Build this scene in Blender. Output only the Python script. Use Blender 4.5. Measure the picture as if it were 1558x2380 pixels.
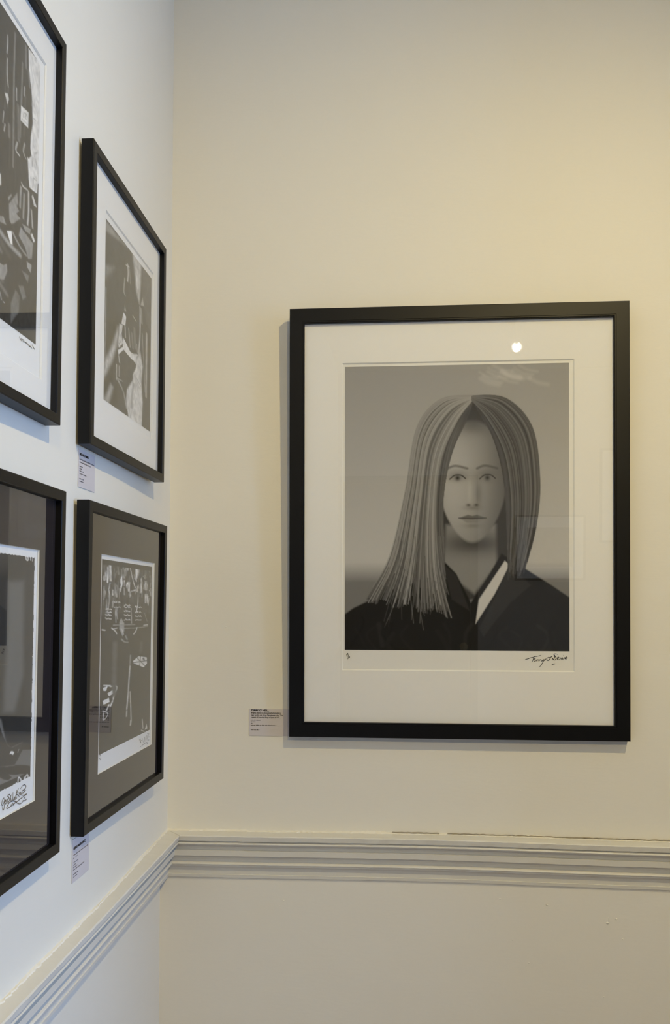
import bpy, bmesh, math, random
import numpy as np
from mathutils import Matrix, Vector

for o in list(bpy.data.objects):
    bpy.data.objects.remove(o)
scene = bpy.context.scene
COL = scene.collection

# ------------------------------------------------------------------ camera
# corner of the room at x=0, y=0; left wall is the plane x=0, back wall the plane y=0
F_PX, YAW, PITCH, ROLL, PRINCIPAL_Y = 1976.36, .0753, .0294, .0024, 1349.29
cd = bpy.data.cameras.new('camera'); cam = bpy.data.objects.new('camera', cd); COL.objects.link(cam)
cd.sensor_fit = 'HORIZONTAL'; cd.sensor_width = 36.0
cd.lens = F_PX / 1558 * 36
cd.shift_y = (PRINCIPAL_Y - 1190) / 1558
cd.clip_start = .02
r0 = Vector((math.cos(YAW), math.sin(YAW), 0)); f0 = Vector((-math.sin(YAW), math.cos(YAW), 0)); u0 = Vector((0, 0, 1))
fw = f0 * math.cos(PITCH) + u0 * math.sin(PITCH); up = u0 * math.cos(PITCH) - f0 * math.sin(PITCH)
rt = r0 * math.cos(ROLL) + up * math.sin(ROLL); up = up * math.cos(ROLL) - r0 * math.sin(ROLL)
cam.matrix_world = Matrix(((rt.x, up.x, -fw.x, .4528), (rt.y, up.y, -fw.y, -1.65), (rt.z, up.z, -fw.z, 1.5), (0, 0, 0, 1)))
scene.camera = cam

# ------------------------------------------------------------------ colour management, world, daylight
vs = scene.view_settings
vs.view_transform = 'Standard'; vs.look = 'None'; vs.gamma = 1.0; vs.use_curve_mapping = False
vs.exposure = 0.0
wd = bpy.data.worlds.new('overcast sky'); scene.world = wd; wd.use_nodes = True
wd.node_tree.nodes['Background'].inputs[0].default_value = (.62, .78, 1.0, 1)
wd.node_tree.nodes['Background'].inputs[1].default_value = .15

cy = scene.cycles; cy.use_light_tree = False
cy.max_bounces = 7; cy.diffuse_bounces = 4; cy.glossy_bounces = 4; cy.transmission_bounces = 4; cy.transparent_max_bounces = 12

ROOM_X, ROOM_Y, ROOM_Z = 3.4, -4.6, 3.02
WIN = (-1.75, -.50, .75, 2.65)                # window opening in the right wall: y0, y1, z0, z1
DAYLIGHT, DAY_COL = 93.0, (.343, .552, 1.0)
LAMP_COL = (1.0, .79, .36)
LAMP_KEY, LAMP_FAR = 64.0, 84.0
LAMP_FILL = 22.0  # added fill lamp, warms the wall mirrored in the portrait's glass
ld = bpy.data.lights.new('window daylight', 'AREA'); ld.shape = 'RECTANGLE'
ld.size = WIN[1] - WIN[0]; ld.size_y = WIN[3] - WIN[2]; ld.energy = DAYLIGHT; ld.color = DAY_COL
lo = bpy.data.objects.new('window_daylight', ld); COL.objects.link(lo)
lo.location = (ROOM_X + .13, (WIN[0] + WIN[1]) / 2, (WIN[2] + WIN[3]) / 2)
lo.rotation_euler = (math.radians(90), 0, math.radians(90))

# ------------------------------------------------------------------ materials
def mat(name, col, rough=.6, spec=.4, bump=None, var=None, coat=0.0):
    m = bpy.data.materials.new(name); m.use_nodes = True
    nt = m.node_tree; b = nt.nodes['Principled BSDF']
    b.inputs['Base Color'].default_value = (*col, 1); b.inputs['Roughness'].default_value = rough
    b.inputs['Specular IOR Level'].default_value = spec; b.inputs['Coat Weight'].default_value = coat
    tc = nt.nodes.new('ShaderNodeTexCoord')
    if var:                                    # (scale, amount): uneven paint
        n = nt.nodes.new('ShaderNodeTexNoise'); n.inputs['Scale'].default_value = var[0]; n.inputs['Detail'].default_value = 3
        nt.links.new(tc.outputs['Object'], n.inputs['Vector'])
        mr = nt.nodes.new('ShaderNodeMapRange'); mr.inputs['To Min'].default_value = 1 - var[1]; mr.inputs['To Max'].default_value = 1 + var[1]
        nt.links.new(n.outputs['Fac'], mr.inputs['Value'])
        mx = nt.nodes.new('ShaderNodeVectorMath'); mx.operation = 'SCALE'; mx.inputs[0].default_value = col
        nt.links.new(mr.outputs[0], mx.inputs['Scale']); nt.links.new(mx.outputs[0], b.inputs['Base Color'])
    if bump:                                   # list of (scale, strength, distance, stretch)
        prev = None
        for sc, st, dist, stretch in bump:
            mp = nt.nodes.new('ShaderNodeMapping'); mp.inputs['Scale'].default_value = stretch
            nt.links.new(tc.outputs['Object'], mp.inputs['Vector'])
            n = nt.nodes.new('ShaderNodeTexNoise'); n.inputs['Scale'].default_value = sc; n.inputs['Detail'].default_value = 2
            nt.links.new(mp.outputs[0], n.inputs['Vector'])
            bp = nt.nodes.new('ShaderNodeBump'); bp.inputs['Strength'].default_value = st; bp.inputs['Distance'].default_value = dist
            nt.links.new(n.outputs['Fac'], bp.inputs['Height'])
            if prev: nt.links.new(prev.outputs[0], bp.inputs['Normal'])
            prev = bp
        nt.links.new(prev.outputs[0], b.inputs['Normal'])
    return m

PAINT = (.80, .775, .70)
M = {}
M['wall'] = mat('cream wall paint', PAINT, .55, .3, bump=[(9, .30, .006, (1, 1, 1)), (150, .18, .0010, (.35, .35, 1))])
M['rail'] = mat('cream trim paint', (.71, .69, .63), .42, .4, bump=[(60, .25, .0015, (1, 1, 1)), (300, .15, .0004, (1, 1, 1))], var=(12, .02))
M['caulk'] = mat('old caulk paint', (.80, .765, .67), .6, .3, bump=[(90, .5, .002, (1, 1, 1))])
M['crack'] = mat('crack in caulk', (.40, .35, .27), .9, .1)
M['stone'] = mat('stone coloured wall paint', (.50, .43, .35), .6, .3, bump=[(9, .3, .006, (1, 1, 1))])
M['ceiling'] = mat('white ceiling paint', (.82, .81, .78), .8, .2, bump=[(60, .1, .001, (1, 1, 1))])
M['floor'] = mat('worn timber floor', (.28, .18, .105), .45, .4, bump=[(30, .2, .002, (1, 8, 1))], var=(8, .15))
M['frame'] = mat('black satin lacquer', (.0025, .0026, .0034), .40, .25, bump=[(240, .04, .0004, (1, 1, 1))])
M['backing'] = mat('black backing board', (.02, .02, .02), .8, .2, var=(40, .05))
M['mat_white'] = mat('white mount board', (.90, .885, .86), .85, .15, bump=[(900, .06, .0002, (1, 1, 1))])
M['bevel'] = mat('white mount core', (.88, .87, .83), .8, .15, bump=[(900, .06, .0002, (1, 1, 1))])
M['mat_dark'] = mat('charcoal mount board', (.024, .019, .022), .8, .15, bump=[(900, .06, .0002, (1, 1, 1))])
M['paper'] = mat('warm white print paper', (.88, .865, .83), .55, .3, bump=[(700, .05, .0002, (1, 1, 1))])
M['paper_cool'] = mat('bright white print paper', (.90, .895, .89), .55, .3, bump=[(700, .05, .0002, (1, 1, 1))])
M['label'] = mat('lilac label card', (.62, .585, .60), .6, .3, bump=[(600, .05, .0002, (1, 1, 1))])
M['ink'] = mat('black ink', (.012, .012, .016), .6, .3, var=(300, .1))
M['pencil'] = mat('grey pencil', (.06, .06, .065), .6, .3, var=(300, .1))
M['inkblue'] = mat('washed out black ink', (.055, .05, .065), .6, .3, var=(300, .1))
M['lamp_body'] = mat('white lamp enamel', (.75, .74, .72), .4, .5, var=(30, .02))
M['joinery'] = mat('white window gloss', (.80, .80, .78), .35, .5, var=(20, .02))

M['door'] = mat('dark brown door paint', (.030, .018, .014), .45, .4, bump=[(40, .1, .001, (6, 6, .5))])
M['brass'] = mat('worn brass', (.45, .32, .12), .35, .6, var=(30, .1))

def print_mat():
    m = bpy.data.materials.new('monochrome photographic print'); m.use_nodes = True
    nt = m.node_tree; b = nt.nodes['Principled BSDF']
    a = nt.nodes.new('ShaderNodeVertexColor'); a.layer_name = 'tone'
    tc = nt.nodes.new('ShaderNodeTexCoord'); n = nt.nodes.new('ShaderNodeTexNoise'); n.inputs['Scale'].default_value = 900
    nt.links.new(tc.outputs['Object'], n.inputs['Vector'])
    mr = nt.nodes.new('ShaderNodeMapRange'); mr.inputs['To Min'].default_value = .95; mr.inputs['To Max'].default_value = 1.05
    nt.links.new(n.outputs['Fac'], mr.inputs['Value'])
    mx = nt.nodes.new('ShaderNodeVectorMath'); mx.operation = 'SCALE'
    nt.links.new(a.outputs['Color'], mx.inputs[0]); nt.links.new(mr.outputs[0], mx.inputs['Scale'])
    nt.links.new(mx.outputs[0], b.inputs['Base Color'])
    b.inputs['Roughness'].default_value = .6; b.inputs['Specular IOR Level'].default_value = .15
    return m
M['print'] = print_mat()

def glass_mat():
    # picture glass: clear, mirror reflection of both faces by Schlick's law
    m = bpy.data.materials.new('picture glass'); m.use_nodes = True
    nt = m.node_tree; nt.nodes.clear()
    out = nt.nodes.new('ShaderNodeOutputMaterial'); mix = nt.nodes.new('ShaderNodeMixShader')
    tr = nt.nodes.new('ShaderNodeBsdfTransparent'); gl = nt.nodes.new('ShaderNodeBsdfGlossy')
    gl.inputs['Roughness'].default_value = 0.0; tr.inputs[0].default_value = (.99, .995, .99, 1)
    lw = nt.nodes.new('ShaderNodeLayerWeight'); lw.inputs['Blend'].default_value = .5       # Facing = 1 - |cos|
    p5 = nt.nodes.new('ShaderNodeMath'); p5.operation = 'POWER'; p5.inputs[1].default_value = 5
    fr = nt.nodes.new('ShaderNodeMath'); fr.operation = 'MULTIPLY_ADD'; fr.inputs[1].default_value = .96; fr.inputs[2].default_value = .04
    nt.links.new(lw.outputs['Facing'], p5.inputs[0]); nt.links.new(p5.outputs[0], fr.inputs[0])
    # two faces: 2R/(1+R)
    a = nt.nodes.new('ShaderNodeMath'); a.operation = 'MULTIPLY'; a.inputs[1].default_value = 2
    b = nt.nodes.new('ShaderNodeMath'); b.operation = 'ADD'; b.inputs[1].default_value = 1
    c = nt.nodes.new('ShaderNodeMath'); c.operation = 'DIVIDE'
    nt.links.new(fr.outputs[0], a.inputs[0]); nt.links.new(fr.outputs[0], b.inputs[0])
    nt.links.new(a.outputs[0], c.inputs[0]); nt.links.new(b.outputs[0], c.inputs[1])
    nt.links.new(c.outputs[0], mix.inputs[0]); nt.links.new(tr.outputs[0], mix.inputs[1]); nt.links.new(gl.outputs[0], mix.inputs[2])
    nt.links.new(mix.outputs[0], out.inputs[0])
    m2 = bpy.data.materials.new('picture glass edge'); m2.use_nodes = True
    nt = m2.node_tree; nt.nodes.clear()
    out = nt.nodes.new('ShaderNodeOutputMaterial'); tr = nt.nodes.new('ShaderNodeBsdfTransparent')
    nt.links.new(tr.outputs[0], out.inputs[0])
    return m, m2
M['glass'], M['glass_edge'] = glass_mat()

def lamp_glow(col, s):
    m = bpy.data.materials.new('lit lamp lens'); m.use_nodes = True
    b = m.node_tree.nodes['Principled BSDF']; b.inputs['Base Color'].default_value = (1, 1, 1, 1)
    b.inputs['Emission Color'].default_value = (*col, 1); b.inputs['Emission Strength'].default_value = s
    return m
M['lens'] = lamp_glow((1, .9, .75), 14)

# ------------------------------------------------------------------ helpers
def obj(name, verts, faces, m, parent=None, smooth=False):
    me = bpy.data.meshes.new(name); me.from_pydata(verts, [], faces); me.update()
    mats = m if isinstance(m, (list, tuple)) else [m]
    for x in mats: me.materials.append(x)
    if smooth:
        for p in me.polygons: p.use_smooth = True
    o = bpy.data.objects.new(name, me); COL.objects.link(o)
    if parent is not None: o.parent = parent
    return o
def tag(o, label=None, cat=None, group=None, kind=None):
    if label: o['label'] = label
    if cat: o['category'] = cat
    if group: o['group'] = group
    if kind: o['kind'] = kind
    return o
def empty(name, matrix):
    o = bpy.data.objects.new(name, None); COL.objects.link(o); o.empty_display_size = .05; o.matrix_world = matrix
    return o
BOXF = [(0, 3, 2, 1), (4, 5, 6, 7), (0, 1, 5, 4), (1, 2, 6, 5), (2, 3, 7, 6), (3, 0, 4, 7)]
def boxv(a, b):
    (x0, y0, z0), (x1, y1, z1) = a, b
    return [(x0, y0, z0), (x1, y0, z0), (x1, y1, z0), (x0, y1, z0), (x0, y0, z1), (x1, y0, z1), (x1, y1, z1), (x0, y1, z1)]
def boxes(name, lst, m, parent=None):
    v, f = [], []
    for a, b in lst:
        n = len(v); v += boxv(a, b); f += [tuple(i + n for i in q) for q in BOXF]
    return obj(name, v, f, m, parent)
def lathe(name, prof, m, parent=None, n=32, mw=None):
    v, f = [], []
    for r, z in prof:
        for i in range(n):
            t = 2 * math.pi * i / n; v.append((r * math.cos(t), r * math.sin(t), z))
    for j in range(len(prof) - 1):
        for i in range(n):
            a = j * n + i; b = j * n + (i + 1) % n; f.append((a, b, b + n, a + n))
    f.append(tuple(range(n))[::-1]); f.append(tuple((len(prof) - 1) * n + i for i in range(n)))
    if mw is not None: v = [tuple(mw @ Vector(p)) for p in v]
    return obj(name, v, f, m, parent, True)
LEFT = Matrix(((0, 0, 1, 0), (1, 0, 0, 0), (0, 1, 0, 0), (0, 0, 0, 1)))      # local right -> +y, up -> +z, out -> +x
BACK = Matrix(((1, 0, 0, 0), (0, 0, -1, 0), (0, 1, 0, 0), (0, 0, 0, 1)))     # local right -> +x, up -> +z, out -> -y

# ------------------------------------------------------------------ room shell
T = .15
LOW = .014                                     # plaster below the left dado sits a little further back
BLOCKER_X, BLOCKER_D = 1.60, .55                # added pier out of view, keeps direct window daylight off the back wall
PROUD = .0085                                  # the old plaster above the rail bellies out a little away from the corner
def belly(y):
    t = min(1, max(0, -y / .42)); return PROUD * t * t * (3 - 2 * t)
ys = [T, 0] + [-.03 * i for i in range(1, 15)] + [-1.0, -2.0, ROOM_Y]
v, f = [], []
for y in ys: v += [(belly(y), y, 1.02), (belly(y), y, ROOM_Z), (-T, y, ROOM_Z), (-T, y, 1.02)]
for i in range(len(ys) - 1):
    for k in range(4): a = 4 * i + k; b = 4 * i + (k + 1) % 4; f.append((a, b, b + 4, a + 4)[::-1])
f += [(0, 1, 2, 3), tuple(4 * (len(ys) - 1) + k for k in (3, 2, 1, 0))]
n = len(v); v += boxv((-T - LOW, ROOM_Y, 0), (-LOW, T, 1.02)); f += [tuple(i + n for i in q) for q in BOXF]
wl = obj('wall_left', v, f, M['wall'])
wb = boxes('wall_back', [((-LOW, 0, 0), (ROOM_X, T, ROOM_Z)), ((BLOCKER_X, -BLOCKER_D, 0), (ROOM_X, 0, ROOM_Z))], M['wall'])
DOOR = (.02, 1.02, 2.26)                       # door opening in the wall behind the camera: x0, x1, top
wf = boxes('wall_front', [((-LOW, ROOM_Y - T, 0), (DOOR[0], ROOM_Y, ROOM_Z)), ((DOOR[1], ROOM_Y - T, 0), (ROOM_X, ROOM_Y, ROOM_Z)), ((DOOR[0], ROOM_Y - T, DOOR[2]), (DOOR[1], ROOM_Y, ROOM_Z))], M['stone'])
y0, y1, z0, z1 = WIN
wr = boxes('wall_right', [((ROOM_X, ROOM_Y - T, 0), (ROOM_X + T, y0, ROOM_Z)), ((ROOM_X, y1, 0), (ROOM_X + T, T, ROOM_Z)),
                          ((ROOM_X, y0, 0), (ROOM_X + T, y1, z0)), ((ROOM_X, y0, z1), (ROOM_X + T, y1, ROOM_Z))], M['wall'])
fl = boxes('floor', [((-T, ROOM_Y - T, -.1), (ROOM_X + T, T, 0))], M['floor'])
ce = boxes('ceiling', [((-T - LOW, ROOM_Y - T, ROOM_Z), (ROOM_X + T, T, ROOM_Z + .1))], M['ceiling'])
for o in (wl, wb, wf, wr, fl, ce): tag(o, kind='structure')
w = tag(empty('window_1', Matrix.Translation((ROOM_X + .05, (y0 + y1) / 2, z0))), kind='structure')
W2, H2 = (y1 - y0) / 2, z1 - z0
boxes('window_frame', [((-.03, -W2, 0), (.03, -W2 + .06, H2)), ((-.03, W2 - .06, 0), (.03, W2, H2)), ((-.03, -W2 + .06, 0), (.03, W2 - .06, .07)),
                       ((-.03, -W2 + .06, H2 - .06), (.03, W2 - .06, H2))], M['joinery'], w)
boxes('meeting_rail', [((-.025, -W2 + .06, H2 / 2 - .025), (.025, W2 - .06, H2 / 2 + .025))], M['joinery'], w)
boxes('window_sill', [((-.16, -W2 - .05, -.03), (-.05, W2 + .05, 0))], M['joinery'], w)
for a, b in ((.07, H2 / 2 - .025), (H2 / 2 + .025, H2 - .06)):
    p = obj('pane', boxv((-.002, -W2 + .06, a), (.002, W2 - .06, b)), BOXF, [M['glass'], M['glass_edge']], w)
    for i, q in enumerate(p.data.polygons): q.material_index = 0 if i == 5 else 1

d1 = tag(empty('door_1', Matrix.Translation(((DOOR[0] + DOOR[1]) / 2, ROOM_Y, 0))), kind='structure')
DW = (DOOR[1] - DOOR[0]) / 2
boxes('door_leaf', [((-DW + .05, -.10, .005), (DW - .05, -.06, DOOR[2] - .05))], M['door'], d1)
boxes('door_frame', [((-DW, -.14, 0), (-DW + .05, .015, DOOR[2])), ((DW - .05, -.14, 0), (DW, .015, DOOR[2])), ((-DW + .05, -.14, DOOR[2] - .05), (DW - .05, .015, DOOR[2]))], M['door'], d1)
for px in (-.21, .21):
    for a, b in ((.2, .95), (1.15, 2.05)):
        boxes('door_panel', [((px - .15, -.06, a), (px + .15, -.050, b))], M['door'], d1)
lathe('door_knob', [(.012, 0), (.012, .03), (.028, .04), (.03, .055), (.02, .068)], M['brass'], d1, 20, Matrix.Translation((DW - .1, -.06, 1.02)) @ Matrix.Rotation(math.radians(-90), 4, 'X'))

# dado rail: profile as (distance out of the wall, height below the top arris)
RAIL_TOP = 1.0595
PROF = [(-.003, .0008), (.0310, -.0010), (.0328, -.0026), (.0310, -.0112), (.0300, -.0120), (.0262, -.0124), (.0256, -.0136)]
PROF += [(.0256 + .0040 * math.sin(math.pi * t), -.0136 - .0072 * t) for t in (.12, .3, .45, .6, .8)]
PROF += [(.0262, -.0208)] + [(.0262 - .0092 * math.sin(t * math.pi / 2), -.0208 - .0104 * (1 - math.cos(t * math.pi / 2))) for t in (.2, .4, .6, .8, 1)]
PROF += [(.0168, -.0316), (.0208, -.0322), (.0200, -.0425), (.0192, -.0432)]
PROF += [(.0192 - .0110 * math.sin(t * math.pi / 2), -.0432 - .0125 * (1 - math.cos(t * math.pi / 2))) for t in (.2, .4, .6, .8, 1)]
PROF += [(.0082, -.0562)] + [(.0082 + .0058 * math.sin(math.pi * t), -.0562 - .0082 * t) for t in (.12, .3, .45, .6, .8)]
PROF += [(.0112, -.0648)] + [(.0112 - .0082 * math.sin(t * math.pi / 2), -.0648 - .0165 * (1 - math.cos(t * math.pi / 2))) for t in (.25, .5, .75, 1)]
PROF += [(.0028, -.0820), (.0046, -.0826), (.0036, -.0885), (-.016, -.0885)]
rng = random.Random(3)
def sag(x):                                    # the old rail is not quite straight
    return .0030 * math.exp(-((x - .50) / .30) ** 2) - .0040 * max(0, x - .62)
def rail(name, wall):
    v, f = [], []
    n = len(PROF)
    ts = [0.0] + [i * .012 for i in range(1, 90)] + [1.3 + .3 * i for i in range(8)]
    ts = [t for t in ts if t < (1.59 if wall == 'back' else 4.59)] + [1.6 if wall == 'back' else 4.598]
    for k, t in enumerate(ts):
        j = rng.uniform(-.00025, .00025)
        for i, (d, h) in enumerate(PROF):
            s = d if k == 0 else max(t, d + .0006)      # mitre in the corner
            chip = rng.uniform(-.0006, .0002) if i in (2, 3) else 0
            jj = j + (rng.uniform(-.0003, .0003) if i in (1, 2, 3, 4) else 0)
            if wall == 'back': v.append((s, -d - chip, RAIL_TOP + h + jj + sag(s)))
            else: v.append((d + chip, -s, RAIL_TOP + h + jj - .0035 * min(1, s / .5)))
    for k in range(len(ts) - 1):
        for i in range(n - 1):
            a = k * n + i; q = (a, a + 1, a + 1 + n, a + n)
            f.append(q if wall == 'left' else q[::-1])
    f.append(tuple(range(n)) ); f.append(tuple((len(ts) - 1) * n + i for i in range(n)))
    return tag(obj(name, v, f, M['rail']), kind='structure')
tr1 = rail('trim_1', 'left'); tr2 = rail('trim_2', 'back')
# uneven bead of old caulk between rail and wall
def caulk(parent, wall, seed):
    r = random.Random(seed); v, f = [], []
    n = 240; L = 1.3
    for k in range(n + 1):
        t = -.004 + L * k / n
        hgt = .0022 + .0012 * math.sin(t * 31 + seed) * math.sin(t * 11) + r.uniform(-.0006, .0008)
        out = .0034 + r.uniform(-.0012, .0014)
        zb = RAIL_TOP + .0004 + (sag(t) if wall == 'back' else -.0035 * min(1, t / .5))
        for d, z in ((0.0, zb + hgt + .0006), (.0012, zb + hgt), (out, zb + .0012), (out + .001, zb - .001), (0, zb - .001)):
            v.append((t, -d, z) if wall == 'back' else (d + belly(-t) - .0005, -t, z))
    for k in range(n):
        for i in range(4):
            a = k * 5 + i; q = (a, a + 1, a + 6, a + 5); f.append(q if wall == 'left' else q[::-1])
    return obj('caulk_bead', v, f, M['caulk'], parent)
caulk(tr1, 'left', 2); caulk(tr2, 'back', 5)
def crack(a, b, seed):
    r = random.Random(seed); v, f = [], []; n = max(4, int((b - a) / .006))
    for k in range(n + 1):
        t = a + (b - a) * k / n; zb = RAIL_TOP + .0036 + sag(t) + r.uniform(-.0007, .0007); wdt = .00005 + .00042 * math.sin(math.pi * k / n) * abs(math.sin(t * 61 + seed) * math.sin(t * 173)) * r.uniform(.5, 1.2)
        for y in (-.0036, -.0006):
            v += [(t, y, zb - wdt), (t, y, zb + wdt)]
    for k in range(n):
        a_ = k * 4
        f += [(a_, a_ + 4, a_ + 5, a_ + 1), (a_ + 1, a_ + 5, a_ + 7, a_ + 3), (a_ + 2, a_ + 3, a_ + 7, a_ + 6), (a_, a_ + 2, a_ + 6, a_ + 4)]
    obj('crack', v, f, M['crack'], tr2)
for i, (a, b) in enumerate(((.44, .53), (.545, .71), (.69, .83), (.80, .90), (.88, .99))): crack(a, b, i)
# small lumps and chips under the wall paint
def lump(x, z, rx, rz, h, parent=wb):
    v, f = [], []; n = 12
    for j, (k, q) in enumerate(((1, 0), (.8, .55), (.45, .9))):
        for i in range(n):
            t = 2 * math.pi * i / n; v.append((x + rx * k * math.cos(t), .0003 - h * q, z + rz * k * math.sin(t)))
    v.append((x, .0003 - h, z))
    for j in range(2):
        for i in range(n):
            f.append((j * n + i, j * n + (i + 1) % n, (j + 1) * n + (i + 1) % n, (j + 1) * n + i))
    for i in range(n): f.append((2 * n + i, 2 * n + (i + 1) % n, 3 * n))
    obj('paint_lump', v, f, M['wall'], parent, True)
for x, z, rx, rz, h in ((.7318, .9356, .0026, .0018, .0016), (.8597, .9129, .0022, .0024, .0020), (.8439, .9050, .0036, .0020, .0022), (.8455, .9110, .0012, .0060, .0014),
                        (.8713, .8757, .0018, .0013, .0016), (.6977, .8261, .0015, .0015, .0016), (.8358, .7678, .0014, .0014, .0015), (.6442, .9444, .0024, .0012, .0015),
                        (.2305, .9295, .0024, .0010, .0014), (.2230, .9186, .0014, .0010, .0012), (.6673, .8677, .0016, .0010, .0012), (.6829, 1.1487, .0018, .0010, .0010),
                        (.0559, .8856, .0016, .0010, .0012), (.1143, 1.4568, .0024, .0012, .0009)):
    lump(x, z, rx, rz, h)
# ------------------------------------------------------------------ drawn marks: kind, tone, width, points (per mille of the print); signatures in 0.1 mm
ART_STREET = [
  ('p',0.78,1,(888,7,1014,-4,1019,166,1014,333,1014,421,914,466,901,387,931,360,920,341,922,297,937,247,927,161,919,125,905,107,894,73)),
  ('s',0.24,3,(772,25,768,145,770,297,774,472)), ('s',0.55,1.6,(712,69,713,101,708,129)), ('s',0.55,1.8,(712,145,713,201,723,231)),
  ('s',0.2,3,(838,87,835,185,828,344)), ('s',0.22,4,(865,13,871,86)), ('s',0.2,4,(894,84,906,133)), ('s',0.5,1.8,(790,199,793,238)),
  ('s',0.42,2,(860,158,858,188)), ('p',0.62,1,(696,267,721,256,731,269,717,294,707,277)), ('s',0.5,1.3,(692,330,685,370)),
  ('s',0.6,1.5,(703,366,696,391)), ('s',0.62,2.5,(806,376,794,406,824,410)), ('s',0.4,2.5,(870,349,858,379,881,394)), ('s',0.2,4,(734,351,738,389)),
  ('s',0.18,6,(808,251,818,362)), ('p',0.82,0.8,(833,236,899,225,897,280,830,288)), ('s',0.25,0.9,(858,246,854,265)),
  ('s',0.25,0.9,(866,245,877,241,876,249,867,259,880,258)), ('s',0.5,0.7,(844,276,894,270)), ('s',0.3,1,(933,225,961,219)),
  ('s',0.3,1,(961,338,982,325)), ('s',0.25,1.3,(946,360,942,392)), ('s',0.4,1,(967,353,962,379)), ('s',0.4,1,(982,346,978,372)),
  ('s',0.45,1.5,(931,167,928,187)), ('s',0.85,1.2,(899,382,913,455)), ('s',0.3,1.2,(943,431,957,434)),
  ('p',0.3,1,(812,542,746,608,751,658,767,665,793,652,825,628,845,617,808,614,831,596,810,588,820,576)),
  ('p',0.35,1,(736,591,764,567,767,572,742,599)), ('s',0.42,3.2,(843,510,838,579)), ('s',0.38,3.4,(872,521,868,605)),
  ('s',0.62,3.2,(911,496,914,564,907,611)), ('s',0.55,3,(939,548,953,604)), ('s',0.62,2.6,(849,493,861,499,899,494)),
  ('p',0.62,1,(949,488,987,517,961,523,940,500)), ('p',0.8,0.6,(909,427,997,387,989,468,945,475,917,477)), ('s',0.2,1,(951,428,948,466)),
  ('s',0.3,0.8,(958,428,980,426)), ('p',0.95,0.6,(733,702,771,687,781,728,766,733)), ('p',0.75,1,(935,635,950,625,978,642,964,651)),
  ('p',0.3,1.5,(846,644,959,658,950,714,918,726,889,698,833,679)), ('p',0.34,1.2,(859,628,935,616,929,636,887,641)),
  ('s',0.06,1.2,(780,668,834,687,875,695)), ('s',0.3,4,(781,689,841,711,896,720)), ('p',0.35,1,(904,739,950,736,942,767,912,758)),
  ('p',0.18,2,(864,786,927,781,917,809)), ('p',0.32,1,(642,829,709,823,737,809,742,832,717,867,644,887)),
  ('p',0.3,1.5,(649,684,704,667,726,684,680,694)), ('s',0.32,8,(663,720,750,737,842,740)), ('p',0.17,2,(839,846,879,833,905,863,874,881)),
  ('p',0.16,2,(776,926,813,868,850,878,842,934,778,991)), ('s',0.4,2,(688,918,700,937)), ('s',0.6,1.2,(716,940,722,940)),
  ('p',0.75,1,(657,551,678,539,682,573,658,589)),
]
ART_STAGE = [
  ('p',0.26,5,(2,15,442,3,261,31,4,68)), ('p',0.22,6,(10,260,190,209,62,297,13,330)), ('p',0.55,4,(537,-20,750,-12,742,101,713,257,644,207,595,79)),
  ('s',0.75,3,(640,99,669,174)), ('p',0.1,3,(773,-8,1006,-10,1019,355,880,331,780,175)), ('s',0.6,2.5,(445,101,462,148,449,202)),
  ('s',0.45,2,(391,205,373,283,401,303)), ('s',0.7,2,(415,118,479,106)), ('s',0.3,1.6,(488,116,508,197)),
  ('p',0.85,0.8,(374,412,429,421,409,480,332,490)), ('p',0.4,1,(396,362,424,388,389,396)),
  ('p',0.72,1,(293,502,360,489,338,546,368,595,286,643,269,622,286,549)), ('s',0.15,1.2,(285,617,341,625)), ('s',0.15,1,(300,596,330,605)),
  ('s',0.5,2,(407,486,419,546)), ('p',0.55,5,(18,792,167,660,268,526,252,626,170,737,4,887)), ('p',0.42,4,(8,1006,137,883,185,894,105,1005)),
  ('p',0.68,2.5,(658,619,746,542,807,624,780,729,814,845,797,1008,498,1008,462,895,471,841,575,765,648,669)), ('s',0.38,5,(608,781,577,835,563,933)),
  ('s',0.4,2,(673,730,765,757)), ('s',0.42,3,(749,645,753,736)),
  ('p',0.06,1,(288,696,381,629,485,639,592,647,658,637,638,690,564,773,449,823,298,829)),
  ('p',0.88,0.8,(375,559,526,605,668,592,647,637,549,641,381,629,279,684,267,662,367,618)), ('s',0.8,3,(548,614,679,584)),
  ('s',0.8,3,(603,633,636,642)), ('s',0.45,4,(894,390,896,796)), ('s',0.62,2.6,(732,270,737,434,706,588)), ('p',0.5,2,(792,193,822,236,747,253)),
  ('s',0.35,3,(764,272,779,360)), ('s',0.3,2,(788,419,871,771)), ('s',0.32,2,(29,379,29,579,23,774)), ('s',0.42,2,(484,476,521,577)),
  ('s',0.42,1.5,(666,520,683,570)), ('s',0.55,2,(572,373,641,384)), ('s',0.2,5,(607,440,633,553)), ('s',0.2,4,(554,485,579,568)),
  ('s',0.55,2,(287,690,304,725)), ('s',0.5,2,(247,751,246,835)), ('s',0.45,1.8,(295,745,297,806)), ('s',0.4,2,(249,826,367,818)),
  ('s',0.75,2.2,(660,673,595,730,607,745)), ('s',0.36,3.5,(279,833,390,877,465,959)), ('s',0.85,1.6,(471,841,463,913,508,991)),
]
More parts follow.
